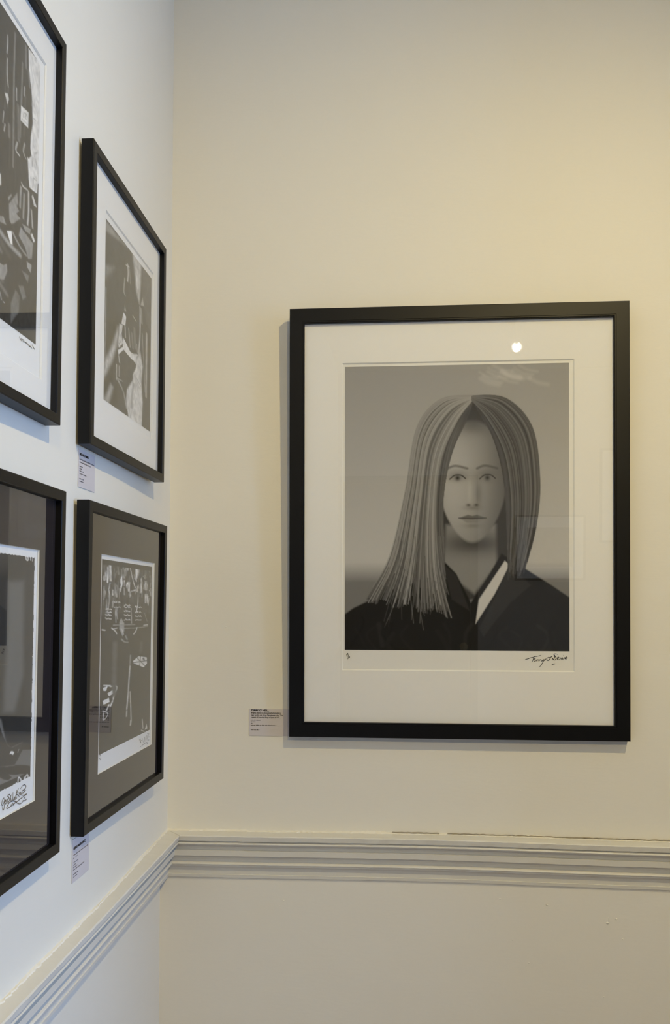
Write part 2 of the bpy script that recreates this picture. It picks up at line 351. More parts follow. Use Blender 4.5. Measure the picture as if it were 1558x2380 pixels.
ART_TABLE = [
  ('s',0.18,1.2,(220,42,206,68)), ('s',0.12,1.6,(510,71,513,122)), ('s',0.18,3.4,(256,55,242,70)), ('s',0.18,1.8,(600,61,605,84)),
  ('s',0.12,3.1,(698,190,694,238)), ('s',0.25,1.2,(357,67,371,87)), ('s',0.25,2.4,(838,119,853,144)), ('s',0.5,1.7,(819,111,818,140)),
  ('s',0.12,1.1,(218,74,223,115)), ('s',0.25,1.4,(262,128,268,157)), ('s',0.35,1.7,(81,207,78,241)), ('s',0.25,1.3,(709,71,695,107)),
  ('s',0.18,1.3,(218,176,232,210)), ('s',0.12,3.2,(267,24,282,48)), ('s',0.25,1.8,(702,214,690,226)), ('s',0.12,1.7,(616,192,607,239)),
  ('s',0.18,1.8,(408,42,393,68)), ('s',0.25,3.5,(58,61,62,100)), ('s',0.12,1.1,(404,57,392,104)), ('s',0.12,2.4,(165,159,168,175)),
  ('s',0.25,2.9,(295,25,293,68)), ('s',0.35,2.2,(974,100,964,123)), ('s',0.18,2.2,(411,149,397,177)), ('s',0.18,2.0,(237,69,230,88)),
  ('s',0.12,3.5,(304,201,302,224)), ('s',0.12,2.2,(878,143,864,189)), ('s',0.18,1.8,(203,198,209,243)), ('s',0.5,1.5,(767,142,780,188)),
  ('s',0.35,1.2,(767,74,785,102)), ('s',0.5,1.3,(946,145,965,159)), ('s',0.35,2.4,(625,17,634,35)), ('s',0.18,1.0,(904,42,919,54)),
  ('s',0.18,2.4,(121,186,134,226)), ('s',0.5,2.9,(194,158,194,181)), ('s',0.5,1.3,(486,15,488,28)), ('s',0.12,2.9,(242,178,244,190)),
  ('s',0.12,3.4,(35,193,35,233)), ('s',0.35,3.1,(199,219,197,245)), ('s',0.25,2.3,(90,208,89,248)), ('s',0.18,2.6,(831,171,848,186)),
  ('s',0.25,3.2,(441,36,431,70)), ('s',0.5,3.4,(148,123,134,146)), ('s',0.12,2.2,(165,153,172,168)), ('s',0.25,1.9,(446,27,455,48)),
  ('s',0.5,3.3,(973,135,977,177)), ('s',0.5,3.0,(888,172,894,209)), ('s',0.25,3.5,(406,42,403,84)), ('s',0.5,1.4,(401,140,415,178)),
  ('s',0.5,3.2,(344,135,332,160)), ('s',0.25,1.8,(610,202,604,227)), ('s',0.12,3.0,(40,32,50,77)), ('s',0.35,2.7,(933,27,953,64)),
  ('s',0.18,2.6,(90,210,96,256)), ('s',0.25,3.1,(710,137,718,184)), ('s',0.18,1.8,(853,48,844,81)), ('s',0.35,2.3,(303,147,319,196)),
  ('s',0.25,1.5,(290,108,292,142)), ('s',0.35,2.6,(656,138,645,165)), ('s',0.25,2.5,(82,219,79,266)), ('s',0.35,3.2,(97,77,106,96)),
  ('s',0.12,1.4,(145,72,154,93)), ('s',0.25,1.0,(643,123,636,174)), ('s',0.12,1.3,(713,46,699,97)), ('s',0.18,2.8,(979,56,986,107)),
  ('s',0.5,1.9,(938,194,920,237)), ('s',0.18,3.1,(852,30,852,59)), ('s',0.25,2.3,(77,60,80,103)), ('s',0.12,2.1,(281,101,267,118)),
  ('s',0.18,1.2,(846,-1,834,52)), ('s',0.12,2.2,(567,9,575,30)), ('s',0.68,3.2,(97,41,106,78,98,116)), ('s',0.45,2.6,(145,28,154,66,145,104)),
  ('s',0.43,2.6,(130,27,127,67,138,107)), ('s',0.65,1.9,(132,51,139,74,139,98)), ('s',0.67,2.5,(149,28,151,68,158,107)),
  ('s',0.52,2.4,(43,87,45,97,40,106)), ('s',0.65,2.7,(37,88,31,98,44,107)), ('s',0.63,2.6,(60,70,63,86,55,102)), ('s',0.4,2.0,(57,84,64,93,61,102)),
  ('s',0.55,1.3,(60,79,59,92,68,104)), ('s',0.45,2.9,(384,27,389,52,385,78)), ('s',0.51,1.8,(345,53,350,63,344,74)),
  ('s',0.43,1.8,(375,28,376,53,370,78)), ('s',0.31,2.9,(351,49,344,64,360,78)), ('s',0.51,2.7,(344,41,352,52,345,64)),
  ('s',0.75,1.6,(350,96,345,112,356,127)), ('s',0.6,2.7,(349,82,358,109,345,136)), ('s',0.41,2.9,(405,102,399,115,401,128)),
  ('s',0.75,2.5,(344,94,342,110,352,125)), ('s',0.74,2.7,(354,106,364,120,348,134)), ('s',0.83,1.4,(515,107,510,135,511,163)),
  ('s',0.62,2.8,(487,109,495,133,493,157)), ('s',0.57,2.5,(459,112,453,127,462,142)), ('s',0.87,1.6,(479,116,476,136,488,156)),
  ('s',0.82,2.8,(470,113,479,126,471,138)), ('s',0.67,1.5,(638,39,636,65,639,91)), ('s',0.51,2.9,(663,17,669,47,664,78)),
  ('s',0.9,2.3,(644,35,655,60,646,86)), ('s',0.76,2.8,(649,26,640,61,650,96)), ('s',0.58,1.8,(701,23,700,44,699,65)),
  ('s',0.67,2.4,(693,125,703,137,701,149)), ('s',0.62,2.0,(672,126,680,141,668,156)), ('s',0.64,3.4,(684,135,677,146,689,157)),
  ('s',0.74,1.4,(691,135,701,145,697,155)), ('s',0.43,2.2,(691,117,700,136,687,155)), ('s',0.62,3.2,(759,109,755,131,759,154)),
  ('s',0.58,1.4,(732,107,731,136,726,165)), ('s',0.58,3.3,(755,82,763,121,752,161)), ('s',0.33,1.2,(784,99,781,139,787,179)),
  ('s',0.53,2.6,(756,113,757,130,758,147)), ('s',0.46,1.4,(884,105,891,117,882,129)), ('s',0.46,2.6,(858,104,848,120,867,136)),
  ('s',0.57,1.9,(844,94,842,120,850,145)), ('s',0.65,1.6,(871,92,872,114,875,135)), ('s',0.49,3.3,(873,97,878,119,879,142)),
  ('s',0.53,1.9,(912,183,908,201,910,218)), ('s',0.55,2.7,(870,182,866,200,878,218)), ('s',0.48,1.4,(904,193,916,209,896,225)),
  ('s',0.66,2.4,(858,171,853,196,855,221)), ('s',0.58,2.8,(913,182,908,199,906,216)), ('s',0.47,3.4,(528,168,527,174,532,179)),
  ('s',0.62,2.7,(523,164,513,176,521,188)), ('s',0.87,2.2,(527,168,532,177,526,186)), ('s',0.48,1.8,(512,167,504,175,512,183)),
  ('s',0.6,2.7,(527,169,535,180,526,191)), ('s',0.4,3.4,(54,167,60,180,58,193)), ('s',0.34,2.6,(40,154,48,179,39,205)),
  ('s',0.35,2.7,(38,168,34,179,34,191)), ('s',0.3,2.1,(41,141,48,169,38,198)), ('s',0.37,2.2,(52,164,57,176,50,187)),
  ('s',0.36,2.4,(231,130,234,149,239,168)), ('s',0.41,2.8,(265,134,263,162,267,190)), ('s',0.37,2.7,(264,132,260,161,268,189)),
  ('s',0.22,3.3,(233,122,241,147,232,172)), ('s',0.25,3.0,(226,130,233,159,229,187)), ('s',0.46,2.8,(256,246,259,265,253,284)),
  ('s',0.38,1.2,(278,262,273,282,284,301)), ('s',0.43,2.5,(254,260,256,278,258,295)), ('s',0.37,1.8,(283,254,276,282,290,311)),
  ('s',0.45,1.7,(258,249,255,289,261,329)), ('s',0.52,3.1,(448,22,455,29,452,35)), ('s',0.58,3.2,(476,10,468,24,471,37)),
  ('s',0.49,3.1,(434,19,432,30,436,40)), ('s',0.33,2.1,(439,10,440,23,446,36)), ('s',0.38,2.9,(441,12,451,28,450,44)),
  ('s',0.05,5,(164,128,159,235)), ('s',0.05,6,(343,179,327,279)), ('p',0.05,2,(522,189,627,176,640,246,524,246)),
  ('s',0.62,2,(516,22,581,95,629,135)), ('s',0.5,3,(531,160,626,150)), ('p',0.3,1,(788,66,833,52,880,69,846,82)), ('s',0.75,1.6,(71,257,87,259)),
  ('s',0.75,1.6,(99,255,115,259)), ('s',0.75,1.6,(127,256,143,259)), ('s',0.75,1.6,(156,257,172,259)), ('s',0.75,1.6,(72,272,88,275)),
  ('s',0.75,1.6,(100,269,116,275)), ('s',0.75,1.6,(128,275,144,275)), ('s',0.75,1.6,(156,272,173,275)), ('s',0.75,1.6,(72,284,88,291)),
  ('s',0.75,1.6,(100,286,116,291)), ('s',0.75,1.6,(128,284,144,291)), ('s',0.75,1.6,(157,288,173,291)), ('s',0.75,1.6,(73,302,89,309)),
  ('s',0.75,1.6,(101,306,117,309)), ('s',0.75,1.6,(129,305,145,310)), ('s',0.75,1.6,(158,310,174,310)), ('s',0.75,1.6,(413,237,431,238)),
  ('s',0.75,1.6,(444,232,463,238)), ('s',0.75,1.6,(477,237,495,238)), ('s',0.75,1.6,(509,235,528,238)), ('s',0.75,1.6,(413,244,431,249)),
  ('s',0.75,1.6,(445,249,463,249)), ('s',0.75,1.6,(477,241,495,249)), ('s',0.75,1.6,(510,245,528,249)), ('s',0.75,1.6,(414,269,432,272)),
  ('s',0.75,1.6,(446,265,464,272)), ('s',0.75,1.6,(478,268,496,272)), ('s',0.75,1.6,(511,272,529,272)), ('s',0.75,1.6,(415,289,433,294)),
  ('s',0.75,1.6,(446,293,465,294)), ('s',0.75,1.6,(479,288,497,295)), ('s',0.75,1.6,(511,296,530,295)), ('s',0.75,1.6,(416,320,433,319)),
  ('s',0.75,1.6,(447,313,465,320)), ('s',0.75,1.6,(480,319,498,320)), ('s',0.75,1.6,(512,316,531,321)), ('s',0.75,1.6,(640,242,659,250)),
  ('s',0.75,1.6,(674,243,694,250)), ('s',0.75,1.6,(709,248,729,250)), ('s',0.75,1.6,(745,246,765,250)), ('s',0.75,1.6,(641,276,660,279)),
  ('s',0.75,1.6,(675,272,695,279)), ('s',0.75,1.6,(710,273,730,279)), ('s',0.75,1.6,(746,275,766,280)), ('s',0.75,1.6,(641,299,661,302)),
  ('s',0.75,1.6,(676,302,696,303)), ('s',0.75,1.6,(711,299,731,303)), ('s',0.75,1.6,(746,298,767,304)), ('s',0.75,1.6,(642,323,662,323)),
  ('s',0.75,1.6,(677,321,696,323)), ('s',0.75,1.6,(712,323,732,324)), ('s',0.75,1.6,(747,324,767,324)), ('s',0.75,1.6,(222,218,238,222)),
  ('s',0.75,1.6,(251,216,268,221)), ('s',0.75,1.6,(281,215,298,221)), ('s',0.75,1.6,(311,219,329,221)), ('s',0.75,1.6,(223,248,239,249)),
  ('s',0.75,1.6,(252,249,269,249)), ('s',0.75,1.6,(282,249,299,249)), ('s',0.75,1.6,(312,246,330,249)), ('s',0.55,1.6,(120,150,140,203,107,277)),
  ('s',0.6,1.5,(691,152,689,234,652,281)), ('s',0.4,2,(555,257,564,338)), ('p',0.42,1.5,(357,307,416,335,418,380,389,407,326,367,325,328)),
  ('s',0.7,1.5,(372,368,408,397)), ('s',0.45,1.2,(417,364,676,368,914,364)), ('s',0.3,2,(217,343,632,348)), ('s',0.75,2,(184,358,251,376,278,390)),
  ('s',0.7,1.6,(217,364,282,360)), ('s',0.7,2,(681,367,655,387,613,402)), ('s',0.8,2.2,(23,363,68,366)), ('s',0.8,2.2,(827,356,914,355)),
  ('s',0.35,3,(370,424,430,440,494,445)), ('s',0.3,3,(448,409,479,427)), ('s',0.35,1.2,(841,283,901,332)),
  ('p',0.8,0.8,(608,556,726,535,908,551,914,589,841,607,619,570)), ('s',0.06,2,(619,566,909,571)), ('s',0.06,1.8,(682,540,887,606)),
  ('s',0.06,1.6,(770,539,750,591)), ('s',0.06,4,(827,554,851,564)), ('s',0.3,3,(554,522,545,573)), ('s',0.6,3,(546,583,530,658,520,725,495,819)),
  ('s',0.5,2.6,(557,728,572,799,587,884)), ('s',0.5,3,(495,830,492,858)), ('s',0.6,3.4,(583,893,576,917)),
  ('p',0.95,0.7,(54,663,130,661,107,683,62,679)), ('p',0.95,0.7,(130,698,219,689,242,708,157,715)), ('p',0.95,0.7,(50,730,157,724,169,747,67,751)),
  ('s',0.8,2.4,(67,652,173,662)), ('s',0.75,2.6,(182,666,283,674,293,689,257,707)), ('s',0.05,1.2,(200,659,228,678)),
  ('s',0.75,3,(248,712,230,742,186,770)), ('s',0.05,1,(203,734,249,750)), ('s',0.8,3,(159,762,121,784)),
  ('s',0.7,1.6,(55,782,142,803,117,821,65,829,72,795)), ('s',0.6,2,(828,916,848,971)), ('p',0.75,1,(927,954,947,984,888,985)),
  ('s',0.75,1.5,(808,977,877,994)), ('s',0.12,10,(248,441,248,712)), ('s',0.1,8,(779,462,769,509)),
]
ART_BOOT = [
  ('p',0.13,10,(712,121,877,116,890,537,798,683,695,670,718,322)), ('p',0.04,6,(344,131,688,71,687,421,455,641)),
  ('p',0.2,3,(555,653,674,697,733,810,780,830,893,825,840,889,817,913,562,874)),
  ('p',0.05,1.5,(641,693,698,770,745,817,791,832,893,826,870,873,817,910,625,885)), ('p',0.16,1.5,(821,911,884,868,900,859,985,872,987,946,919,928)),
  ('p',0.85,1.5,(776,845,796,848,810,856,798,864,780,856,763,855)), ('s',0.4,1,(859,850,848,861)), ('s',0.2,1,(725,902,749,906)),
  ('p',0.2,1.5,(670,934,707,951,757,964,791,958,760,940,823,954,887,962,920,969,671,967)), ('s',0.95,2.4,(856,993,859,974,869,974,886,986,889,997)),
  ('s',0.95,2,(920,995,923,983)), ('s',0.95,2.2,(925,994,942,981,953,977,964,986,961,999)), ('s',0.95,2,(893,3,898,20,916,22,918,5)),
  ('s',0.95,2,(945,2,946,20)), ('s',0.95,1.6,(969,6,967,23)), ('s',0.95,1.4,(1006,9,1011,14)),
]
SIG_MAIN = [
  (6910,13986,6946,13995,7018,14020,7208,14068), (7078,14049,7061,13998,7041,13943),
  (7069,13981,7095,13993,7093,14012,7075,13999,7072,13967,7087,13952,7115,13970), (7121,13987,7127,13958,7138,13982,7158,13988),
  (7161,13985,7167,13959,7179,13982,7202,13989), (7204,13989,7213,13962,7233,13968,7259,13994), (7285,14000,7236,13930,7204,13880,7172,13842),
  (7216,13953,7265,13982,7305,14003), (7331,14029,7313,14000,7325,13974,7350,13977,7371,14004,7362,14030,7331,14032),
  (7379,14009,7394,14041,7414,14042), (7411,13984,7422,14013,7434,13989,7460,14030,7448,14074,7448,14091,7477,14097,7517,14083),
  (7455,14077,7477,14042,7488,14007,7462,13984,7436,13990), (7511,14007,7537,14019,7531,14037,7511,14025,7511,13996,7528,13987,7562,14005),
  (7571,14031,7577,13999,7597,14008), (7600,14034,7605,13999,7634,14008), (7620,14069,7631,14066), (7639,14011,7648,14032,7651,14003,7668,14014),
  (7662,14014,7688,14029,7680,14041,7662,14026,7665,14000,7694,14009), (7404,13889,7436,13902,7470,13909),
]
SIG_MAIN_PROOF = [
  (3518,14041,3539,14080,3554,14052), (3524,14058,3551,14060), (3528,14020,3568,14043), (3543,13967,3558,14014,3577,14016,3575,13997,3554,13988),
]
SIG_LEFT = [
  (-7414,12890,-7446,12869,-7464,12830,-7449,12812,-7426,12822,-7403,12851,-7417,12888),
  (-7406,12860,-7397,12811,-7400,12777,-7422,12754,-7443,12776,-7441,12812),
  (-7388,12829,-7364,12840,-7378,12853,-7388,12830,-7371,12807,-7352,12817),
  (-7350,12816,-7326,12850,-7343,12846,-7348,12817,-7325,12806,-7304,12820),
  (-7298,12858,-7320,12836,-7300,12811,-7272,12830,-7294,12866,-7319,12882,-7285,12894,-7251,12874,-7237,12835,-7230,12816),
  (-7226,12881,-7243,12845,-7224,12807,-7191,12807,-7187,12900),
  (-7187,12829,-7169,12802,-7146,12837,-7133,12796,-7112,12838,-7093,12802,-7074,12834), (-7093,12904,-7089,12874,-7106,12833),
  (-7042,12912,-7082,12868,-7106,12845,-7066,12846,-7014,12805), (-7036,12871,-7019,12836,-6995,12858,-6977,12822,-6951,12853,-6932,12821),
  (-6996,12894,-6934,12917,-6877,12915,-6843,12891,-6860,12867,-6933,12863,-6885,12850,-6925,12824,-6838,12847),
  (-6994,12826,-6910,12802,-6813,12796,-6972,12780,-7154,12759,-7314,12746,-7335,12764,-7282,12797,-7204,12801,-7114,12774,-7052,12740,-6980,12721,-6908,12734),
  (-6923,12744,-6877,12731,-6807,12735), (-6888,12768,-6860,12758), (-7189,12780,-7168,12742), (-7223,12775,-7232,12755),
]
SIG_STREET = [
  (-7166,18065,-7139,18033), (-7125,18064,-7112,18032,-7088,18062), (-7077,18057,-7050,18062,-7062,18034,-7025,18050),
  (-7035,18047,-6993,18046,-6957,18052), (-6957,18052,-6907,18035,-6874,18040,-6830,18030), (-6821,18076,-6753,18039),
]
SIG_TABLE = [
  (-2473,12758,-2386,12677,-2417,12758), (-2387,12711,-2302,12706,-2329,12667), (-2303,12749,-2213,12649,-2176,12746,-2150,12656),
  (-2129,12748,-2091,12664,-2040,12751,-2008,12677), (-2023,12775,-1921,12768,-1980,12716,-1901,12713), (-2413,12613,-2125,12635,-2007,12624),
  (-2008,12668,-1899,12651), (-2054,12623,-1982,12603),
]
SIG_TABLE_PROOF = [
  (-4368,12797,-4344,12825,-4326,12792), (-4384,12767,-4359,12773,-4333,12746,-4300,12762),
]
# ------------------------------------------------------------------ tonal pictures, drawn on fine meshes
class Canvas:
    def __init__(s, w, h, base):
        s.w, s.h = w, h
        s.a = np.full((h, w), float(base))
        s.X, s.Y = np.meshgrid(np.arange(w), np.arange(h))
    def _win(s, x0, x1, y0, y1):
        return slice(max(0, int(y0)), max(0, min(s.h, int(y1) + 2))), slice(max(0, int(x0)), max(0, min(s.w, int(x1) + 2)))
    def _segd(s, X, Y, P, Q):
        dx, dy = Q[0] - P[0], Q[1] - P[1]; L = dx * dx + dy * dy + 1e-9
        t = np.clip(((X - P[0]) * dx + (Y - P[1]) * dy) / L, 0, 1)
        return np.hypot(X - P[0] - t * dx, Y - P[1] - t * dy)
    def poly(s, pts, val, soft=1.0, alpha=1.0):
        xs = [p[0] for p in pts]; ys = [p[1] for p in pts]; m = soft + 1
        sl = s._win(min(xs) - m, max(xs) + m, min(ys) - m, max(ys) + m); X, Y = s.X[sl], s.Y[sl]
        if X.size == 0: return
        d = np.full(X.shape, 1e9); ins = np.zeros(X.shape, bool)
        for P, Q in zip(pts, pts[1:] + pts[:1]):
            d = np.minimum(d, s._segd(X, Y, P, Q))
            c = ((P[1] > Y) != (Q[1] > Y)) & (X < (Q[0] - P[0]) * (Y - P[1]) / (Q[1] - P[1] + 1e-12) + P[0]); ins ^= c
        sd = np.where(ins, d, -d); k = np.clip(sd / (2 * soft) + .5, 0, 1); k = k * k * (3 - 2 * k) * alpha
        s.a[sl] = s.a[sl] * (1 - k) + val * k
    def stroke(s, pts, width, val, soft=.8, alpha=1.0):
        xs = [p[0] for p in pts]; ys = [p[1] for p in pts]; m = width / 2 + soft + 1
        sl = s._win(min(xs) - m, max(xs) + m, min(ys) - m, max(ys) + m)
        if s.X[sl].size == 0: return
        y_, x_ = sl[0].start, sl[1].start
        k = np.zeros(s.X[sl].shape)
        for P, Q in zip(pts[:-1], pts[1:]):
            ss = s._win(min(P[0], Q[0]) - m, max(P[0], Q[0]) + m, min(P[1], Q[1]) - m, max(P[1], Q[1]) + m)
            X, Y = s.X[ss], s.Y[ss]
            if X.size == 0: continue
            kk = k[ss[0].start - y_:ss[0].stop - y_, ss[1].start - x_:ss[1].stop - x_]
            np.maximum(kk, np.clip((width / 2 - s._segd(X, Y, P, Q)) / (2 * soft) + .5, 0, 1), out=kk)
        k *= alpha
        s.a[sl] = s.a[sl] * (1 - k) + val * k
    def blob(s, x, y, rx, ry, val, alpha=1.0, p=2.0):
        k = np.exp(-(((s.X - x) / rx) ** 2 + ((s.Y - y) / ry) ** 2) ** (p / 2)) * alpha
        s.a = s.a * (1 - k) + val * k
    def trace(s, items, sw=1.0):
        for k, val, w, c in items:
            pts = [(c[i] / 1000 * (s.w - 1), c[i + 1] / 1000 * (s.h - 1)) for i in range(0, len(c), 2)]
            if k == 'p': s.poly(pts, val, max(.6, w * sw))
            else: s.stroke(smooth(pts, 4) if len(pts) > 2 else pts, max(1.0, w * sw), val, .6 + .25 * w * sw)
def smooth(pts, n=6):
    P = [pts[0]] + list(pts) + [pts[-1]]; out = []
    for i in range(1, len(P) - 2):
        p0, p1, p2, p3 = P[i - 1], P[i], P[i + 1], P[i + 2]
        for j in range(n):
            t = j / n
            out.append(tuple(.5 * (2 * b + (c - a) * t + (2 * a - 5 * b + 4 * c - d) * t * t + (3 * b - a - 3 * c + d) * t ** 3) for a, b, c, d in zip(p0, p1, p2, p3)))
    out.append(P[-2]); return out

def grain(a, amp, seed, sx=1.0, sy=1.0):
    # blotchy tonal variation inside the picture
    r = np.random.RandomState(seed); h, w = a.shape; n = np.zeros((h, w))
    for k, wt in ((4, .45), (9, .35), (20, .2)):
        gh, gw = max(2, int(h / k / sy)), max(2, int(w / k / sx)); g = r.rand(gh + 1, gw + 1)
        y = np.linspace(0, gh - .001, h); x = np.linspace(0, gw - .001, w); yi, xi = y.astype(int), x.astype(int); fy, fx = (y - yi)[:, None], (x - xi)[None, :]
        n += wt * (g[yi][:, xi] * (1 - fy) * (1 - fx) + g[yi + 1][:, xi] * fy * (1 - fx) + g[yi][:, xi + 1] * (1 - fy) * fx + g[yi + 1][:, xi + 1] * fy * fx)
    return a * np.clip(1 + amp * (n - .5) * 4, .1, 2.5)
def art_street():
    c = Canvas(230, 440, .045); r = random.Random(8)
    for i in range(60):
        x = r.uniform(0, 205); y = r.uniform(0, 180); c.stroke([(x, y), (x + r.uniform(-2, 2), y + r.uniform(20, 90))], r.uniform(1, 4), r.choice((.03, .06, .09, .12)), 1.2, .6)
    for i in range(40):
        x = r.uniform(0, 150); y = r.uniform(230, 400); c.stroke([(x, y), (x + r.uniform(10, 34), y + r.uniform(5, 30))], r.uniform(2, 8), r.choice((.05, .1, .16, .22)), 2, .6)
    c.trace(ART_STREET, .8)
    return grain(c.a, .22, 3, .6, 1.2)
def art_stage():
    c = Canvas(130, 400, .05); c.trace(ART_STAGE, 1.1); return grain(c.a, .25, 5, .6, 1.6)
def art_table():
    c = Canvas(140, 430, .035); c.trace(ART_TABLE, 1.1)
    top = np.clip((.30 - c.Y / c.h) / .03, 0, 1)   # glittering backdrop breaks up into fine upright streaks
    a = c.a * (1 - top) + (grain(c.a, .7, 9, .5, 2.2) + .03) * top
    a[c.Y < 12] = .035
    e = np.minimum(np.minimum(c.X, c.w - 1 - c.X), np.minimum(c.Y * .8, (c.h - 1 - c.Y) * .8))
    return grain(a, .2, 6)
def art_boot():
    c = Canvas(230, 460, .04); c.trace(ART_BOOT, .8)
    r = np.random.RandomState(2)
    nx = np.convolve(r.rand(c.h + 8), np.ones(5) / 5, 'same')[:c.h]; ny = np.convolve(r.rand(c.w + 8), np.ones(4) / 4, 'same')[:c.w]
    e = 1.2 + 2.2 * nx; c.a[(c.w - 1 - c.X) < e[:, None]] = .92
    e = 1.0 + 4.0 * ny; c.a[c.Y < e[None, :]] = .92
    c.a[(c.h - 1 - c.Y) < (1 + 4 * ny[::-1])[None, :]] = .92
    return c.a
def art_portrait():
    # plain stand-in: an anonymous long-haired sitter in a dark coat, facing the camera, against a pale sky
    W, H = 400, 514
    c = Canvas(W, H, .4); r = random.Random(11)
    v = c.Y / H
    c.a = .36 + .20 * np.clip(v / .66, 0, 1) ** 1.1
    c.a = c.a * (1 - .62 * np.clip((v - .69) / .07, 0, 1))
    for i in range(16):
        x, y = r.uniform(240, 330), r.uniform(0, 26); c.stroke(smooth([(x, y), (x + 14, y + 8), (x + 32, y + 12)], 5), r.uniform(2, 7), .62, 3, .3)
    def U(*p): return [(a * W, b * H) for a, b in p]
    LO = U((.57, .110), (.43, .122), (.325, .22), (.275, .44), (.205, .67), (.10, .82)); LI = U((.57, .125), (.50, .20), (.43, .33), (.405, .50), (.415, .70), (.46, .87))
    RO = U((.57, .110), (.72, .120), (.835, .22), (.868, .40), (.852, .56), (.80, .72)); RI = U((.57, .125), (.645, .20), (.715, .32), (.742, .48), (.738, .62), (.73, .74))
    c.poly(smooth(LO, 6) + U((.30, .86), (.70, .80)) + smooth(RO, 6)[::-1], .05, 3)
    # neck and coat
    c.poly(U((.455, .56), (.675, .56), (.68, .70), (.58, .80), (.44, .72)), .26, 5)
    c.blob(.58 * W, .625 * H, 60, 20, .05, .85)
    c.poly(U((-.05, 1.05), (-.05, .90), (.04, .85), (.20, .79), (.36, .735), (.45, .69), (.50, .73), (.565, .83), (.64, .74), (.70, .66), (.78, .70), (.92, .77), (1.05, .84), (1.05, 1.05)), .014, 2)
    c.poly(U((.715, .685), (.735, .70), (.67, .80), (.585, .905), (.60, .82)), .62, 1.5)
    c.poly(U((.735, .70), (.83, .77), (.74, .83), (.62, .95), (.60, .92), (.68, .80)), .03, 2)
    c.poly(U((.44, .695), (.50, .735), (.56, .86), (.48, .82)), .03, 2)
    # face: smooth oval, plain soft light from the left
    fx, fy = .572 * W, .408 * H
    wd = .150 * W * np.where(c.Y > fy, 1 - .20 * np.clip((c.Y - fy) / (.22 * H), 0, 1.2) ** 2, 1.0)
    k = ((c.X - fx) / wd) ** 2 + ((c.Y - fy) / (.215 * H)) ** 2
    al = np.clip((1.04 - k) / .12, 0, 1); lit = np.clip(.62 - (c.X - fx) / (.30 * W), 0, 1)
    c.a = c.a * (1 - al) + (.09 + .46 * lit * (1 - .35 * np.clip(k, 0, 1))) * al
    ey = fy - .012 * H
    for s in (-1, 1):
        ex = fx + s * .066 * W
        c.blob(ex, ey - 5, 21, 11, .14, .6); c.blob(ex, ey, 12, 4.5, .30, .5); c.blob(ex, ey, 4.6, 4.6, .02, .95)
        c.stroke(smooth([(ex - 14, ey + 2), (ex - 5, ey - 5), (ex + 6, ey - 5), (ex + 14, ey + 1)], 5), 2.2, .03, .8, .9)
        c.stroke(smooth([(ex - 18, ey - 17), (ex - 4, ey - 22), (ex + 17, ey - 17)], 5), 4.0, .09, 1.6, .75)
    c.blob(fx + 11, fy + .045 * H, 6, 26, .13, .55); c.blob(fx - 5, fy + .04 * H, 4, 22, .55, .4)
    for s in (-1, 1): c.blob(fx + s * 7, fy + .083 * H, 4, 2.4, .03, .85)
    c.blob(fx, fy + .093 * H, 14, 4, .14, .5)
    my = fy + .128 * H
    c.poly([(fx - 24, my), (fx - 8, my - 6), (fx, my - 4), (fx + 8, my - 6), (fx + 24, my), (fx, my + 2)], .13, 1.6, .9)
    c.poly([(fx - 23, my), (fx, my + 1.5), (fx + 23, my), (fx + 10, my + 8.5), (fx - 10, my + 8.5)], .24, 2.0, .8)
    c.stroke(smooth([(fx - 24, my), (fx, my + 1), (fx + 24, my)], 4), 1.8, .03, .9, .8); c.blob(fx, my + 14, 16, 4, .12, .4)
    # straight parted hair: strands between an outer and an inner guide, gathered in locks
    def hair(A, B, n, lo, hi, ph, fall):
        A, B = smooth(A, 7), smooth(B, 7)
        for i in range(n):
            q = r.random(); w_ = r.gauss(0, .02); ln = len(A) if r.random() > fall else int(len(A) * r.uniform(.74, 1.0))
            pts = [(a[0] + (b[0] - a[0]) * (q + w_ * j / len(A)), a[1] + (b[1] - a[1]) * (q + w_ * j / len(A)) + 6 * (j / len(A)) ** 3 * math.sin(q * 19 + ph)) for j, (a, b) in enumerate(zip(A, B))][:ln]
            lockt = .5 + .5 * math.sin(q * 23 + ph) * math.sin(q * 61 + 2 * ph)
            tone = lo + (hi - lo) * min(1, max(0, .55 * lockt + .45 * r.random())) 
            c.stroke(pts, r.uniform(.8, 2.0), tone, .7, r.uniform(.4, .9))
    FL = U((.572, .125), (.56, .165), (.535, .21), (.495, .27), (.455, .335), (.432, .42)); FR = U((.578, .125), (.60, .165), (.635, .21), (.675, .27), (.705, .335), (.722, .42))
    hair(LI, FL, 150, .03, .22, 1.1, .6); hair(RI, FR, 150, .02, .15, .4, .6)
    c.blob(fx, .178 * H, 26, 20, .06, .9); c.blob(fx, .215 * H, 34, 16, .10, .5)
    hair(LO, LI, 400, .02, .24, .6, .85); hair(RO, RI, 300, .012, .13, 2.1, .8)
    hair(LO, LI, 60, .24, .46, 1.7, .6); hair(RO, RI, 36, .10, .22, .9, .9)
    for i in range(22):                        # a few loose strands
        x = r.uniform(.24, .46) * W; c.stroke(smooth([(x, .60 * H), (x + r.uniform(-14, 8), .72 * H), (x + r.uniform(-34, 22), r.uniform(.80, .93) * H)], 6), .9, r.uniform(.08, .28), .7, .6)
    for i in range(26):
        x = r.uniform(.02, .98) * W; y = r.uniform(.86, .98) * H
        c.stroke(smooth([(x, y), (x + r.uniform(-20, 20), y + 20), (x + r.uniform(-40, 40), y + r.uniform(30, 70))], 5), r.uniform(1, 9), r.choice((.008, .015, .022, .03)), 2, .6)
    return c.a

